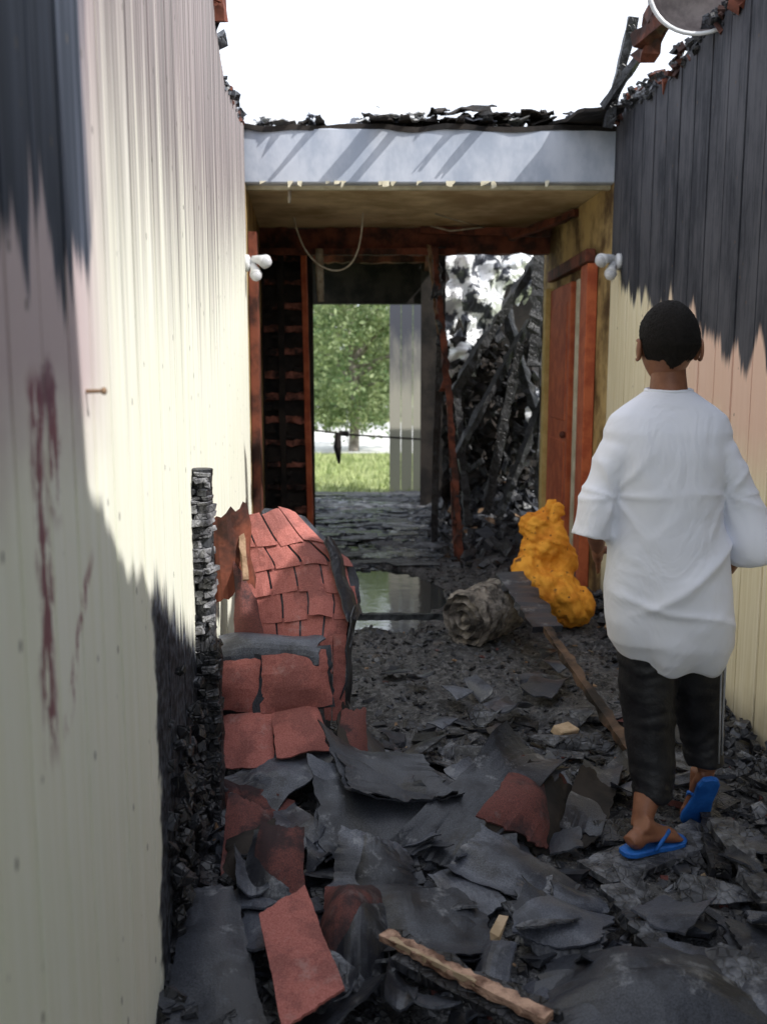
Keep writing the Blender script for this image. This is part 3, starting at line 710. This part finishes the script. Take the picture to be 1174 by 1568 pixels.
g = Geo(); pts = []
for k in range(25):
    t = k / 24; x = lerp(-.14, -.62, t ** 1.1); z = 2.58 - .50 * math.sin(math.pi * min(1, t * .95 + .02)) ** .8 * (1 - .3 * t)
    pts.append((x + .04 * math.sin(t * 6), 6.7 + .2 * t, z))
g.tube(pts, [.006] * 25, 8, 0)
g.tube([(-.50, 7.6, 2.4), (-.50, 7.6, 2.22), (-.49, 7.6, 2.0)], [.03, .032, .025], 10, 0)
g.tube([(-.58, 6.1, 2.58), (-.585, 6.1, 2.49)], [.012, .009], 8, 0)
g.tube([(.38, 7.2, 2.6), (.55, 7.2, 2.55), (.75, 7.3, 2.52), (.5, 7.35, 2.50), (.35, 7.3, 2.53)], [.006] * 5, 6, 0)
g.obj('hanging_cable', simple('cable_sheath', (.28, .24, .18), (.45, .41, .33), 20, .6), smooth=True)
g = Geo(); yy = 1.50; xx = lx(yy)
g.tube([(xx - .01, yy, 1.42), (xx + .030, yy - .01, 1.421)], [.0035, .003], 10, 0); g.tube([(xx + .029, yy - .01, 1.421), (xx + .032, yy - .011, 1.421)], [.006, .006], 10, 0)
g.obj('rusty_spike', mWood, smooth=True)
g = Geo(); g.tube([(-.66, 7.4, 2.9), (-.66, 7.4, 3.22), (-.66, 7.4, 3.28)], [.035, .035, .03], 14); g.tube([(-.66, 7.4, 3.22), (-.66, 7.4, 3.27), (-.66, 7.4, 3.29)], [.055, .055, .02], 14)
g.obj('vent_pipe', simple('galvanised', (.4, .42, .45), (.55, .57, .6), 12, .4, metallic=.4), smooth=True)
g = Geo()
g.beam((1.30, 5.75, 2.85), (1.38, 5.6, 3.40), .05, .05, 0, .3, 10); g.beam((1.26, 5.7, 2.95), (1.43, 5.5, 3.2), .04, .04, 0, .3, 10)
g.beam((1.36, 5.2, 3.05), (1.40, 4.9, 3.45), .10, .09, 1, .35, 10); g.beam((1.30, 5.15, 3.12), (1.48, 4.8, 3.22), .07, .06, 1, .35, 10)
for k in range(420):
    y = U(3.4, 6.0); s = U(.012, .05)
    g.box((rx(y) + U(-.02, .08), y, interp(Rtop, y) + U(-.05, .07)), (s, s * 1.3, s * .5), rrot(), random.choice((0, 0, 1, 2)), .4)
g.obj('burnt_eave', [mChar, mRustD, mCharGray])
g = Geo()
for k in range(110):
    y = U(3.9, 6.0); s = U(.012, .045)
    g.box((lx(y) + U(-.06, .01), y, interp(Ltop, y) + U(-.03, .04)), (s, s * 1.3, s * .6), rrot(), random.choice((0, 1, 2)), .4)
g.beam((lx(4.1) + .02, 4.1, 2.86), (lx(4.1) + .0, 4.05, 3.2), .05, .04, 1, .35, 8)
g.obj('burnt_eave', [mChar, mRustD, mCharGray])
# round basin lying on its side on top of the wall, open towards the courtyard
vs = []; fs = []; C = Vector((1.37, 4.35, 3.11)); nb = 40
prof = [(0, -.20), (.10, -.195), (.16, -.16), (.185, -.08), (.195, 0), (.212, .006), (.212, -.012), (.20, -.02)]
for (r, h) in prof:
    for k in range(nb):
        t = 2 * math.pi * k / nb; q = Matrix.Rotation(-.25, 3, 'Z') @ Matrix.Rotation(1.75, 3, 'X') @ Vector((r * 1.1 * math.cos(t), r * math.sin(t), h)); vs.append(C + q)
for j in range(len(prof) - 1):
    for k in range(nb):
        k2 = (k+1) % nb; fs.append((j*nb+k, j*nb+k2, (j+1)*nb+k2, (j+1)*nb+k))
mi = [1 if f[0] // nb >= 4 else 0 for f in fs]
mk('metal_basin', vs, fs, [simple('basin_gray', (.18, .15, .15), (.34, .29, .28), 8, .5), mWhite], mi, smooth=True)

# ------------------------------------------------------------------ boy
boy = empty('boy')
mSkin = simple('skin', (.20, .082, .045), (.26, .11, .06), 18, .5, spec=.4, bump=.05)
mHair = M('hair', .85, 0, .2); _p = mHair.pos(); mHair.col(mHair.mix(mHair.noise(_p, 90, 3, .6), (.004, .0035, .003), (.022, .018, .016))); mHair.bump(mHair.noise(_p, 330, 3, .7), 1.0, .006); mHair = mHair.m
mShirt = M('white_cotton', .9, 0, .1); _p = mShirt.pos(); mShirt.col(mShirt.mix(mShirt.noise(_p, 6, 3), (.76, .78, .86), (.83, .84, .91)))
mShirt.bump(mShirt.noise(mShirt.scale(_p, (6, 6, 4)), 1.0, 3, .5, 1.2), .5, .03); mShirt = mShirt.m
mShorts = simple('black_polyester', (.008, .008, .010), (.018, .018, .021), 12, .5, spec=.35, bump=.3, bd=.01)
mBlue = simple('blue_foam_rubber', (.01, .09, .36), (.02, .14, .50), 20, .5, bump=.1)
g = Geo()
g.tube([(.825, 2.79, 1.50), (.825, 2.775, 1.44), (.825, 2.765, 1.38), (.826, 2.76, 1.33)], [.05, .05, .056, .062], 18)
g.loft([(.835, 2.76, .70, .11, .08), (.835, 2.76, .82, .12, .09), (.83, 2.76, .98, .10, .07), (.826, 2.76, 1.15, .105, .07), (.826, 2.76, 1.25, .11, .065), (.826, 2.76, 1.31, .06, .05)])
for sg, sh, el, wr in ((-1, (.715, 2.76, 1.24), (.630, 2.775, 1.01), (.68, 2.97, .90)), (1, (.94, 2.76, 1.24), (1.075, 2.765, .98), (1.09, 2.95, .83))):
    sh, el, wr = map(Vector, (sh, el, wr))
    g.tube([sh, sh.lerp(el, .5), el], [.036, .036, .032], 14); g.ell(el, (.034, .034, .034)); g.ell(sh, (.036, .036, .036))
    g.tube([el, el.lerp(wr, .3), wr], [.034, .035, .023], 14)
    d = (wr - el).normalized(); sd = Vector((-sg, 0, 0)); sd = (sd - d * sd.dot(d)).normalized(); up = d.cross(sd).normalized()
    g.tube([wr, wr + d * .03, wr + d * .075, wr + d * .09], [.022, .036, .038, .03], 14, flat=(.95, .5) , up=sd)
    for k, (o, L) in enumerate(((-.03, .06), (-.010, .072), (.010, .067), (.029, .05))):
        b = wr + d * .08 + up * o; curl = Vector((0, 0, -1))
        q1 = b + d * L * .45 + curl * .004; q2 = q1 + (d * .8 + curl * .6).normalized() * L * .35; q3 = q2 + (d * .3 + curl).normalized() * L * .3
        g.tube([b, q1, q2, q3], [.0095, .009, .008, .006], 10)
    tb = wr + d * .03 + sd * .02
    g.tube([tb, tb + (d + sd * .7).normalized() * .035, tb + (d + sd * .3).normalized() * .062], [.013, .011, .008], 10)
legs = {'L': ([(.775, 2.755, .80), (.80, 2.745, .44), (.81, 2.73, .33), (.797, 2.70, .20), (.777, 2.67, .15), (.764, 2.655, .105)], [.07, .045, .045, .043, .034, .029]),
        'R': ([(.925, 2.77, .80), (.972, 2.83, .46), (.985, 2.83, .36), (1.005, 2.82, .28), (1.01, 2.81, .22)], [.07, .045, .042, .034, .030])}
for k in legs: g.tube(legs[k][0], legs[k][1], 16)
def foot(heel, fwd, up):
    heel = Vector(heel); f = Vector(fwd).normalized(); u = Vector(up); u = (u - f * u.dot(f)).normalized(); s = f.cross(u).normalized()
    P = lambda a, b, c: heel + f * a + s * b + u * c
    g.ell(P(.03, 0, .03), (.030, .030, .030)); g.tube([P(.0, 0, .03), P(.05, 0, .035), P(.11, 0, .03), P(.165, .0, .018), P(.18, 0, .014)], [.024, .030, .032, .038, .03], 16, flat=(1, .62), up=u)
    g.tube([P(.045, 0, .075), P(.09, 0, .045), P(.14, 0, .03)], [.030, .028, .02], 12)
    for q, (o, L, r) in enumerate(((-.03, .045, .013), (-.010, .042, .0095), (.006, .038, .009), (.020, .032, .0085), (.033, .026, .008))):
        g.tube([P(.165, o, .014), P(.165 + L * .6, o, .014), P(.165 + L, o, .009)], [r, r, r * .7], 10)
    return P
PL = foot((.715, 2.60, .062), (.80, .46, -.05), (0, 0, 1))
PR = foot((1.01, 2.78, .20), (-.06, .50, -.86), (0, .86, .50))
body = g.obj('body', mSkin, boy); bake(body, .0048, 5, .5)
me = bmesh.new(); bmesh.ops.create_icosphere(me, subdivisions=5, radius=1)
HC = Vector((.820, 2.775, 1.525))
def headpt(n):
    x, y, z = n
    px = .077 * x; py = .095 * y; pz = .116 * z
    if z < 0:
        px *= 1 - .28 * (-z) ** 1.3; py = py * (1 - .30 * (-z)) + .022 * (-z)
    if y < 0: py *= 1.04
    gs = lambda a, b, w: math.exp(-((x - a) ** 2 + (z - b) ** 2) / w) if y > 0 else 0
    py += .026 * gs(0, -.20, .012) + .012 * gs(0, -.02, .012) - .012 * (gs(.36, .03, .02) + gs(-.36, .03, .02)) + .008 * (gs(0, -.50, .02)) - .005 * gs(0, -.47, .0015) + .010 * gs(0, -.8, .03) + .005 * (gs(.3, .2, .02) + gs(-.3, .2, .02))
    return Vector((px, py, pz))
for v in me.verts: v.co = HC + headpt(v.co.normalized())
mh = bpy.data.meshes.new('head'); me.to_mesh(mh); me.free(); mh.materials.append(mSkin)
mh.polygons.foreach_set('use_smooth', [True] * len(mh.polygons))
o = bpy.data.objects.new('head', mh); scene.collection.objects.link(o); o.parent = boy
g = Geo()
for s in (-1, 1):
    g.ell(HC + Vector((s * .082, .0, -.012)), (.009, .018, .030), Matrix.Rotation(s * .35, 3, 'Z'), nu=16, nv=12)
    g.tube([HC + Vector((s * .084, -.014, -.012)) + Vector((s * .006, -.017 * math.cos(t), .028 * math.sin(t))) for t in [(-1.9 + 3.8 * k / 10) for k in range(11)]], [.005] * 11, 8)
g.obj('ears', mSkin, boy, True)
g = Geo()
for s in (-1, 1): g.ell(HC + Vector((s * .028, .083, .004)), (.011, .009, .008))
g.obj('eyes', simple('eye', (.5, .5, .48), (.6, .6, .58), 10, .2), boy, True)
g = Geo()
for s in (-1, 1): g.ell(HC + Vector((s * .028, .091, .004)), (.005, .003, .005)); g.tube([HC + Vector((s * .013, .092, .025)), HC + Vector((s * .03, .092, .03)), HC + Vector((s * .047, .080, .025))], [.002, .003, .002], 6)
g.obj('brows_and_irises', mHair, boy, True)
g = Geo(); g.tube([HC + Vector((-.022, .088, -.058)), HC + Vector((0, .098, -.056)), HC + Vector((.022, .088, -.058))], [.002, .005, .002], 8)
g.obj('lips', simple('lip', (.2, .06, .05), (.22, .07, .05), 10, .4), boy, True)
me = bmesh.new(); bmesh.ops.create_icosphere(me, subdivisions=6, radius=1)
for v in me.verts:
    n = v.co.normalized()
    lim = -.62 + .22 * min(1, abs(n.x) * 2.2) if n.y < -.2 else lerp(-.42, .50, min(1, (n.y + .2) / .9))
    if abs(n.x) > .8 and n.y > -.3: lim = max(lim, .05)
    lim += .06 * noise.noise(n * 9) + .03 * noise.noise(n * 40)
    t = clamp((n.z - lim) / .45)
    off = lerp(-.004, .0125, t ** .55) if n.z > lim else -.01
    off += (.0022 * noise.noise(n * 30) + .002 * noise.noise(n * 90)) * t
    v.co = HC + headpt(n) + n * off
mh = bpy.data.meshes.new('hair'); me.to_mesh(mh); me.free(); mh.materials.append(mHair)
mh.polygons.foreach_set('use_smooth', [True] * len(mh.polygons))
o = bpy.data.objects.new('hair', mh); scene.collection.objects.link(o); o.parent = boy
# shirt
g = Geo()
g.loft([(.872, 2.76, .570, .128, .118), (.860, 2.755, .61, .158, .138), (.848, 2.75, .66, .182, .15), (.840, 2.745, .73, .188, .152), (.832, 2.745, .83, .180, .146), (.826, 2.75, .93, .168, .136),
        (.824, 2.755, 1.03, .158, .130), (.824, 2.757, 1.13, .162, .126), (.825, 2.76, 1.22, .178, .120), (.826, 2.762, 1.28, .186, .108), (.827, 2.765, 1.325, .168, .092), (.827, 2.768, 1.356, .128, .078), (.827, 2.77, 1.38, .092, .066), (.827, 2.772, 1.396, .070, .060)], 40)
g.tube([(.735, 2.76, 1.262), (.682, 2.762, 1.215), (.644, 2.76, 1.12), (.618, 2.752, 1.03), (.604, 2.745, .965)], [.072, .072, .068, .070, .074], 20, flat=(.8, 1.2))
g.tube([(.915, 2.76, 1.262), (.973, 2.762, 1.215), (1.018, 2.76, 1.12), (1.062, 2.752, 1.01), (1.094, 2.745, .915)], [.072, .072, .070, .074, .080], 20, flat=(.82, 1.2))
sh = g.obj('t_shirt', mShirt, boy); bake(sh, .0075, 4, .5)
def ridge(t): return (1 - abs(math.sin(t))) ** 2.2
def fold(p, n):
    low = clamp((1.26 - p.z) / .35); tor = clamp((.185 - abs(p.x - .835)) / .04)
    wob = noise.noise(Vector((p.x * 3, 1, p.z * 3))); wob2 = noise.noise(Vector((p.x * 5, 4, p.z * 5)))
    q = Vector((p.x * 3.4 + p.z * 1.2 + wob * .5, p.y * 2.0, p.z * 2.2 - p.x * 1.0))
    d = .026 * noise.noise(q) * low + .014 * noise.noise(q * 2.3 + Vector((3, 0, 0))) * low
    back = 1 if n.y < .2 else .4
    ln = (p.z - .88) - (p.x - .83) * .6
    m = math.exp(-(ln / .13) ** 2) * clamp((p.x - .68) / .12)
    d += .016 * ridge(ln * 19 + 1.8 * wob) * m * tor * back
    ln3 = (p.z - .74) + (p.x - .83) * .35
    d += .011 * ridge(ln3 * 21 + 2.2 * wob2) * math.exp(-(ln3 / .10) ** 2) * tor * back
    for ax_, sx in ((.66, 1), (.985, -1)):
        r = math.hypot(p.x - ax_, p.z - 1.10); an = math.atan2(p.z - 1.10, (p.x - ax_) * sx)
        d += .009 * ridge(an * 3.2 + wob) * math.exp(-(r / .13) ** 2)
    d += .008 * math.sin((p.x - .84) * 38 + 2.4 * wob + p.z * 3) * clamp((.82 - p.z) / .22)
    if abs(p.x - .83) > .18 and p.z < 1.2: d += .003 * math.sin(p.z * 40 + p.x * 25 + 3 * wob)
    if p.z > 1.3: d *= .25
    return d
displace(sh, fold)
q = sh.modifiers.new('s', 'SMOOTH'); q.iterations = 2; q.factor = .5
g = Geo(); pts = [(.827 + .064 * math.cos(t), 2.772 + .056 * math.sin(t), 1.397 + .004 * math.sin(t)) for t in [2 * math.pi * k / 32 for k in range(33)]]
g.tube(pts, [.007] * 33, 8, up=(0, 0, 1)); g.obj('collar', mShirt, boy, True)
# shorts
g = Geo()
g.loft([(.852, 2.76, .60, .135, .10), (.85, 2.76, .70, .145, .11), (.85, 2.76, .84, .13, .10)])
g.tube([(.79, 2.755, .72), (.792, 2.75, .58), (.80, 2.75, .44), (.812, 2.735, .31), (.815, 2.715, .21), (.812, 2.705, .165)], [.095, .090, .082, .072, .062, .058], 20)
g.tube([(.925, 2.765, .72), (.945, 2.78, .58), (.968, 2.81, .46), (.988, 2.82, .36), (1.003, 2.822, .28), (1.006, 2.82, .235)], [.095, .088, .078, .068, .060, .056], 20)
so = g.obj('capri_shorts', mShorts, boy); bake(so, .008, 5)
displace(so, lambda p, n: .009 * noise.noise(Vector((p.x * 12, p.y * 12, p.z * 7))) + .006 * noise.noise(Vector((p.x * 9, p.y * 9, p.z * 38 + 4 * noise.noise(p * 6)))))
g = Geo()
g.tube([(1.008, 2.70, .62), (1.022, 2.735, .50), (1.036, 2.77, .40), (1.045, 2.785, .28)], [.0035] * 4, 6); g.tube([(.993, 2.69, .62), (1.006, 2.72, .50), (1.020, 2.75, .40), (1.030, 2.768, .26)], [.003] * 4, 6)
g.obj('piping', simple('pale_piping', (.3, .3, .32), (.4, .4, .42), 10, .6), boy, True)
def flop(P, name):
    out = [(-.02, 0), (-.012, -.026), (.02, -.036), (.07, -.033), (.12, -.038), (.17, -.046), (.205, -.043), (.228, -.022), (.232, .0), (.222, .024), (.195, .040), (.15, .042), (.10, .034), (.05, .034), (.01, .032), (-.014, .02)]
    g = Geo(); n = len(out); vs = [P(a, b, -.014) for a, b in out] + [P(a, b, .004) for a, b in out]
    g.add(vs, [tuple(range(n)), tuple(range(2*n-1, n-1, -1))] + [(k, n + k, n + (k+1) % n, (k+1) % n) for k in range(n)])
    o = g.obj(name, mBlue, boy, recalc=True); o.modifiers.new('b', 'BEVEL').width = .004
    g = Geo()
    for s in (-1, 1): g.tube([P(.075, s * .036, .0), P(.10, s * .035, .025), P(.14, s * .022, .042), P(.175, -.018 + s * .004, .03), P(.188, -.02, .005)], [.005, .006, .006, .005, .004], 10)
    g.obj(name + '_strap', mBlue, boy, True)
flop(PL, 'flip_flop_a'); flop(PR, 'flip_flop_b')
g = Geo(); g.beam((.60, 2.52, .032), (1.02, 2.78, .03), .14, .02, 0, .15, 14); g.obj('charred_board', [mCharGray])

# ------------------------------------------------------------------ outside
g = Geo()
for k in range(7000):
    x = U(-2.5, 2.5); y = U(11.6, 18); h = U(.04, .12); a = U(0, 3.14); w = .012
    dx, dy = math.cos(a) * w, math.sin(a) * w
    g.add([(x - dx, y - dy, -.12), (x + dx, y + dy, -.12), (x + U(-.04, .04), y + U(-.04, .04), -.12 + h)], [(0, 1, 2)], 0)
g.obj('grass', simple('grass_blades', (.26, .33, .12), (.48, .52, .26), 2, .7))
g = Geo()
for k in range(9): g.tube([(-7.4 + k * 2.2, 21, -.12), (-7.4 + k * 2.2, 21, .75)], [.02, .02], 10)
g.tube([(-8, 21, .70), (10, 21, .70)], [.02, .02], 10)
g.obj('rail_fence', simple('fence_white', (.5, .5, .5), (.65, .65, .64), 6, .6))
g = Geo(); g.tube([(-1.0, 11.4, .78), (-.4, 11.5, .70), (.2, 11.5, .66), (.8, 11.4, .63)], [.012] * 4, 8)
g.tube([(-.55, 11.5, .72), (-.56, 11.5, .55), (-.54, 11.5, .35)], [.035, .05, .015], 8); g.tube([(-.54, 11.5, .72), (-.42, 11.5, .71)], [.03, .035], 8)
g.obj('sagging_wire', mDark)
mk('driveway', [(-12, 18.5, -.116), (12, 18.5, -.116), (12, 30, -.116), (-12, 30, -.116)], [(0, 1, 2, 3)], simple('pale_concrete', (.6, .6, .57), (.75, .75, .72), 2, .8))
mleaf = M('leaf', .6, 0, .3); _p = mleaf.pos(); mleaf.col(mleaf.mix(mleaf.step(mleaf.noise(_p, 2.4, 4, .7), .38, .62), (.06, .12, .045), (.36, .42, .22)))
_t = mleaf.n('ShaderNodeBsdfTranslucent'); _t.inputs[0].default_value = (.28, .35, .15, 1); _mx = mleaf.n('ShaderNodeMixShader'); _mx.inputs[0].default_value = .35
mleaf.l(mleaf.b.outputs[0], _mx.inputs[1]); mleaf.l(_t.outputs[0], _mx.inputs[2]); mleaf.l(_mx.outputs[0], mleaf.nt.nodes['Material Output'].inputs[0]); mleaf = mleaf.m
mbark = simple('bark', (.14, .12, .10), (.30, .27, .23), 10, .9, bump=.8)
def tree(x, y, h, rad, nl, base=1.0):
    g = Geo(); tips = []
    g.tube([(x, y, -.15), (x + .05, y, h * .25), (x - .05, y, h * .5), (x + .05, y, h * .8)], [.11, .09, .06, .03], 12, 0)
    for k in range(16):
        a = U(0, 6.28); z0 = U(h * .2, h * .7); r = rad * U(.5, .9)
        p1 = Vector((x, y, z0)); p3 = p1 + Vector((math.cos(a) * r, math.sin(a) * r, U(-.2, .9))); p2 = p1.lerp(p3, .5) + Vector((0, 0, .2))
        g.tube([p1, p2, p3], [.05, .03, .01], 8, 0); tips += [p2, p3, p3.lerp(p2, .5)]
    for k in range(70):
        a = U(0, 6.28); e = U(-1.1, 1); r = rad * U(.3, 1) ; tips.append(Vector((x + math.cos(a) * r * math.cos(e), y + math.sin(a) * r * math.cos(e), h * .55 + base * math.sin(e) * h * .46)))
    for k in range(nl):
        t = random.choice(tips); c = t + Vector((random.gauss(0, .22), random.gauss(0, .22), random.gauss(0, .18)))
        m = rrot(1.4); s = U(.03, .075)
        g.add([c + m @ Vector(q) for q in ((-s, 0, 0), (0, -s * .5, 0), (s, 0, 0), (0, s * .5, 0))], [(0, 1, 2, 3)], 1)
    g.obj('leafy_tree', [mbark, mleaf])
tree(-.60, 19, 3.9, 1.9, 15000); tree(2.4, 27, 6, 2.4, 6000); tree(-3.6, 26, 6, 2.4, 6000)
g = Geo()
for k in range(9000):
    x = U(-8, 8); c = Vector((x, U(34, 36), abs(random.gauss(0, 1)) * 2.0 + .3 + .8 * noise.noise(Vector((x * .5, 0, 0))))); m = rrot(1.4); s = U(.15, .3)
    g.add([c + m @ Vector(q) for q in ((-s, 0, 0), (0, -s * .5, 0), (s, 0, 0), (0, s * .5, 0))], [(0, 1, 2, 3)], 0)
g.obj('distant_hedge', [mleaf])

# ------------------------------------------------------------------ light, world, camera
sd = Vector((1, -.5, 1.1)).normalized()
sun = bpy.data.lights.new('sun', 'SUN'); sun.energy = 5; sun.angle = math.radians(.5); sun.color = (1, .97, .92)
so_ = bpy.data.objects.new('sun', sun); scene.collection.objects.link(so_)
so_.rotation_euler = sd.to_track_quat('Z', 'Y').to_euler()
w = bpy.data.worlds.new('World'); scene.world = w; w.use_nodes = True; nt = w.node_tree
sky = nt.nodes.new('ShaderNodeTexSky'); sky.sky_type = 'NISHITA'; sky.sun_disc = False
sky.sun_elevation = math.asin(sd.z); sky.sun_rotation = math.atan2(sd.x, sd.y)
sky.air_density = 1.0; sky.dust_density = 3.0; sky.ozone_density = 1.0
tc = nt.nodes.new('ShaderNodeTexCoord'); cn = nt.nodes.new('ShaderNodeTexNoise'); cn.inputs['Scale'].default_value = 1.6; cn.inputs['Detail'].default_value = 5
nt.links.new(tc.outputs['Generated'], cn.inputs['Vector'])
mr = nt.nodes.new('ShaderNodeMapRange'); mr.inputs['From Min'].default_value = .3; mr.inputs['From Max'].default_value = .7; mr.inputs['To Min'].default_value = .72; mr.inputs['To Max'].default_value = .95
nt.links.new(cn.outputs['Fac'], mr.inputs['Value'])
mx = nt.nodes.new('ShaderNodeMix'); mx.data_type = 'RGBA'; nt.links.new(mr.outputs[0], mx.inputs[0]); nt.links.new(sky.outputs[0], mx.inputs[6]); mx.inputs[7].default_value = (9.8, 10.4, 11.6, 1)
nt.links.new(mx.outputs[2], nt.nodes['Background'].inputs[0])
nt.nodes['Background'].inputs[1].default_value = .15
cam = bpy.data.cameras.new('camera'); co = bpy.data.objects.new('camera', cam); scene.collection.objects.link(co)
co.location = (0, 0, 1.45); co.rotation_euler = (math.radians(90 - 8.4), 0, 0)
cam.sensor_fit = 'VERTICAL'; cam.sensor_height = 36; cam.lens = 36 * 1450 / 1568; cam.clip_end = 1500; cam.clip_start = .05
cam.dof.use_dof = True; cam.dof.focus_distance = 3.2; cam.dof.aperture_fstop = 3.2
scene.camera = co
scene.view_settings.view_transform = 'Standard'; scene.view_settings.look = 'None'; scene.view_settings.exposure = 0
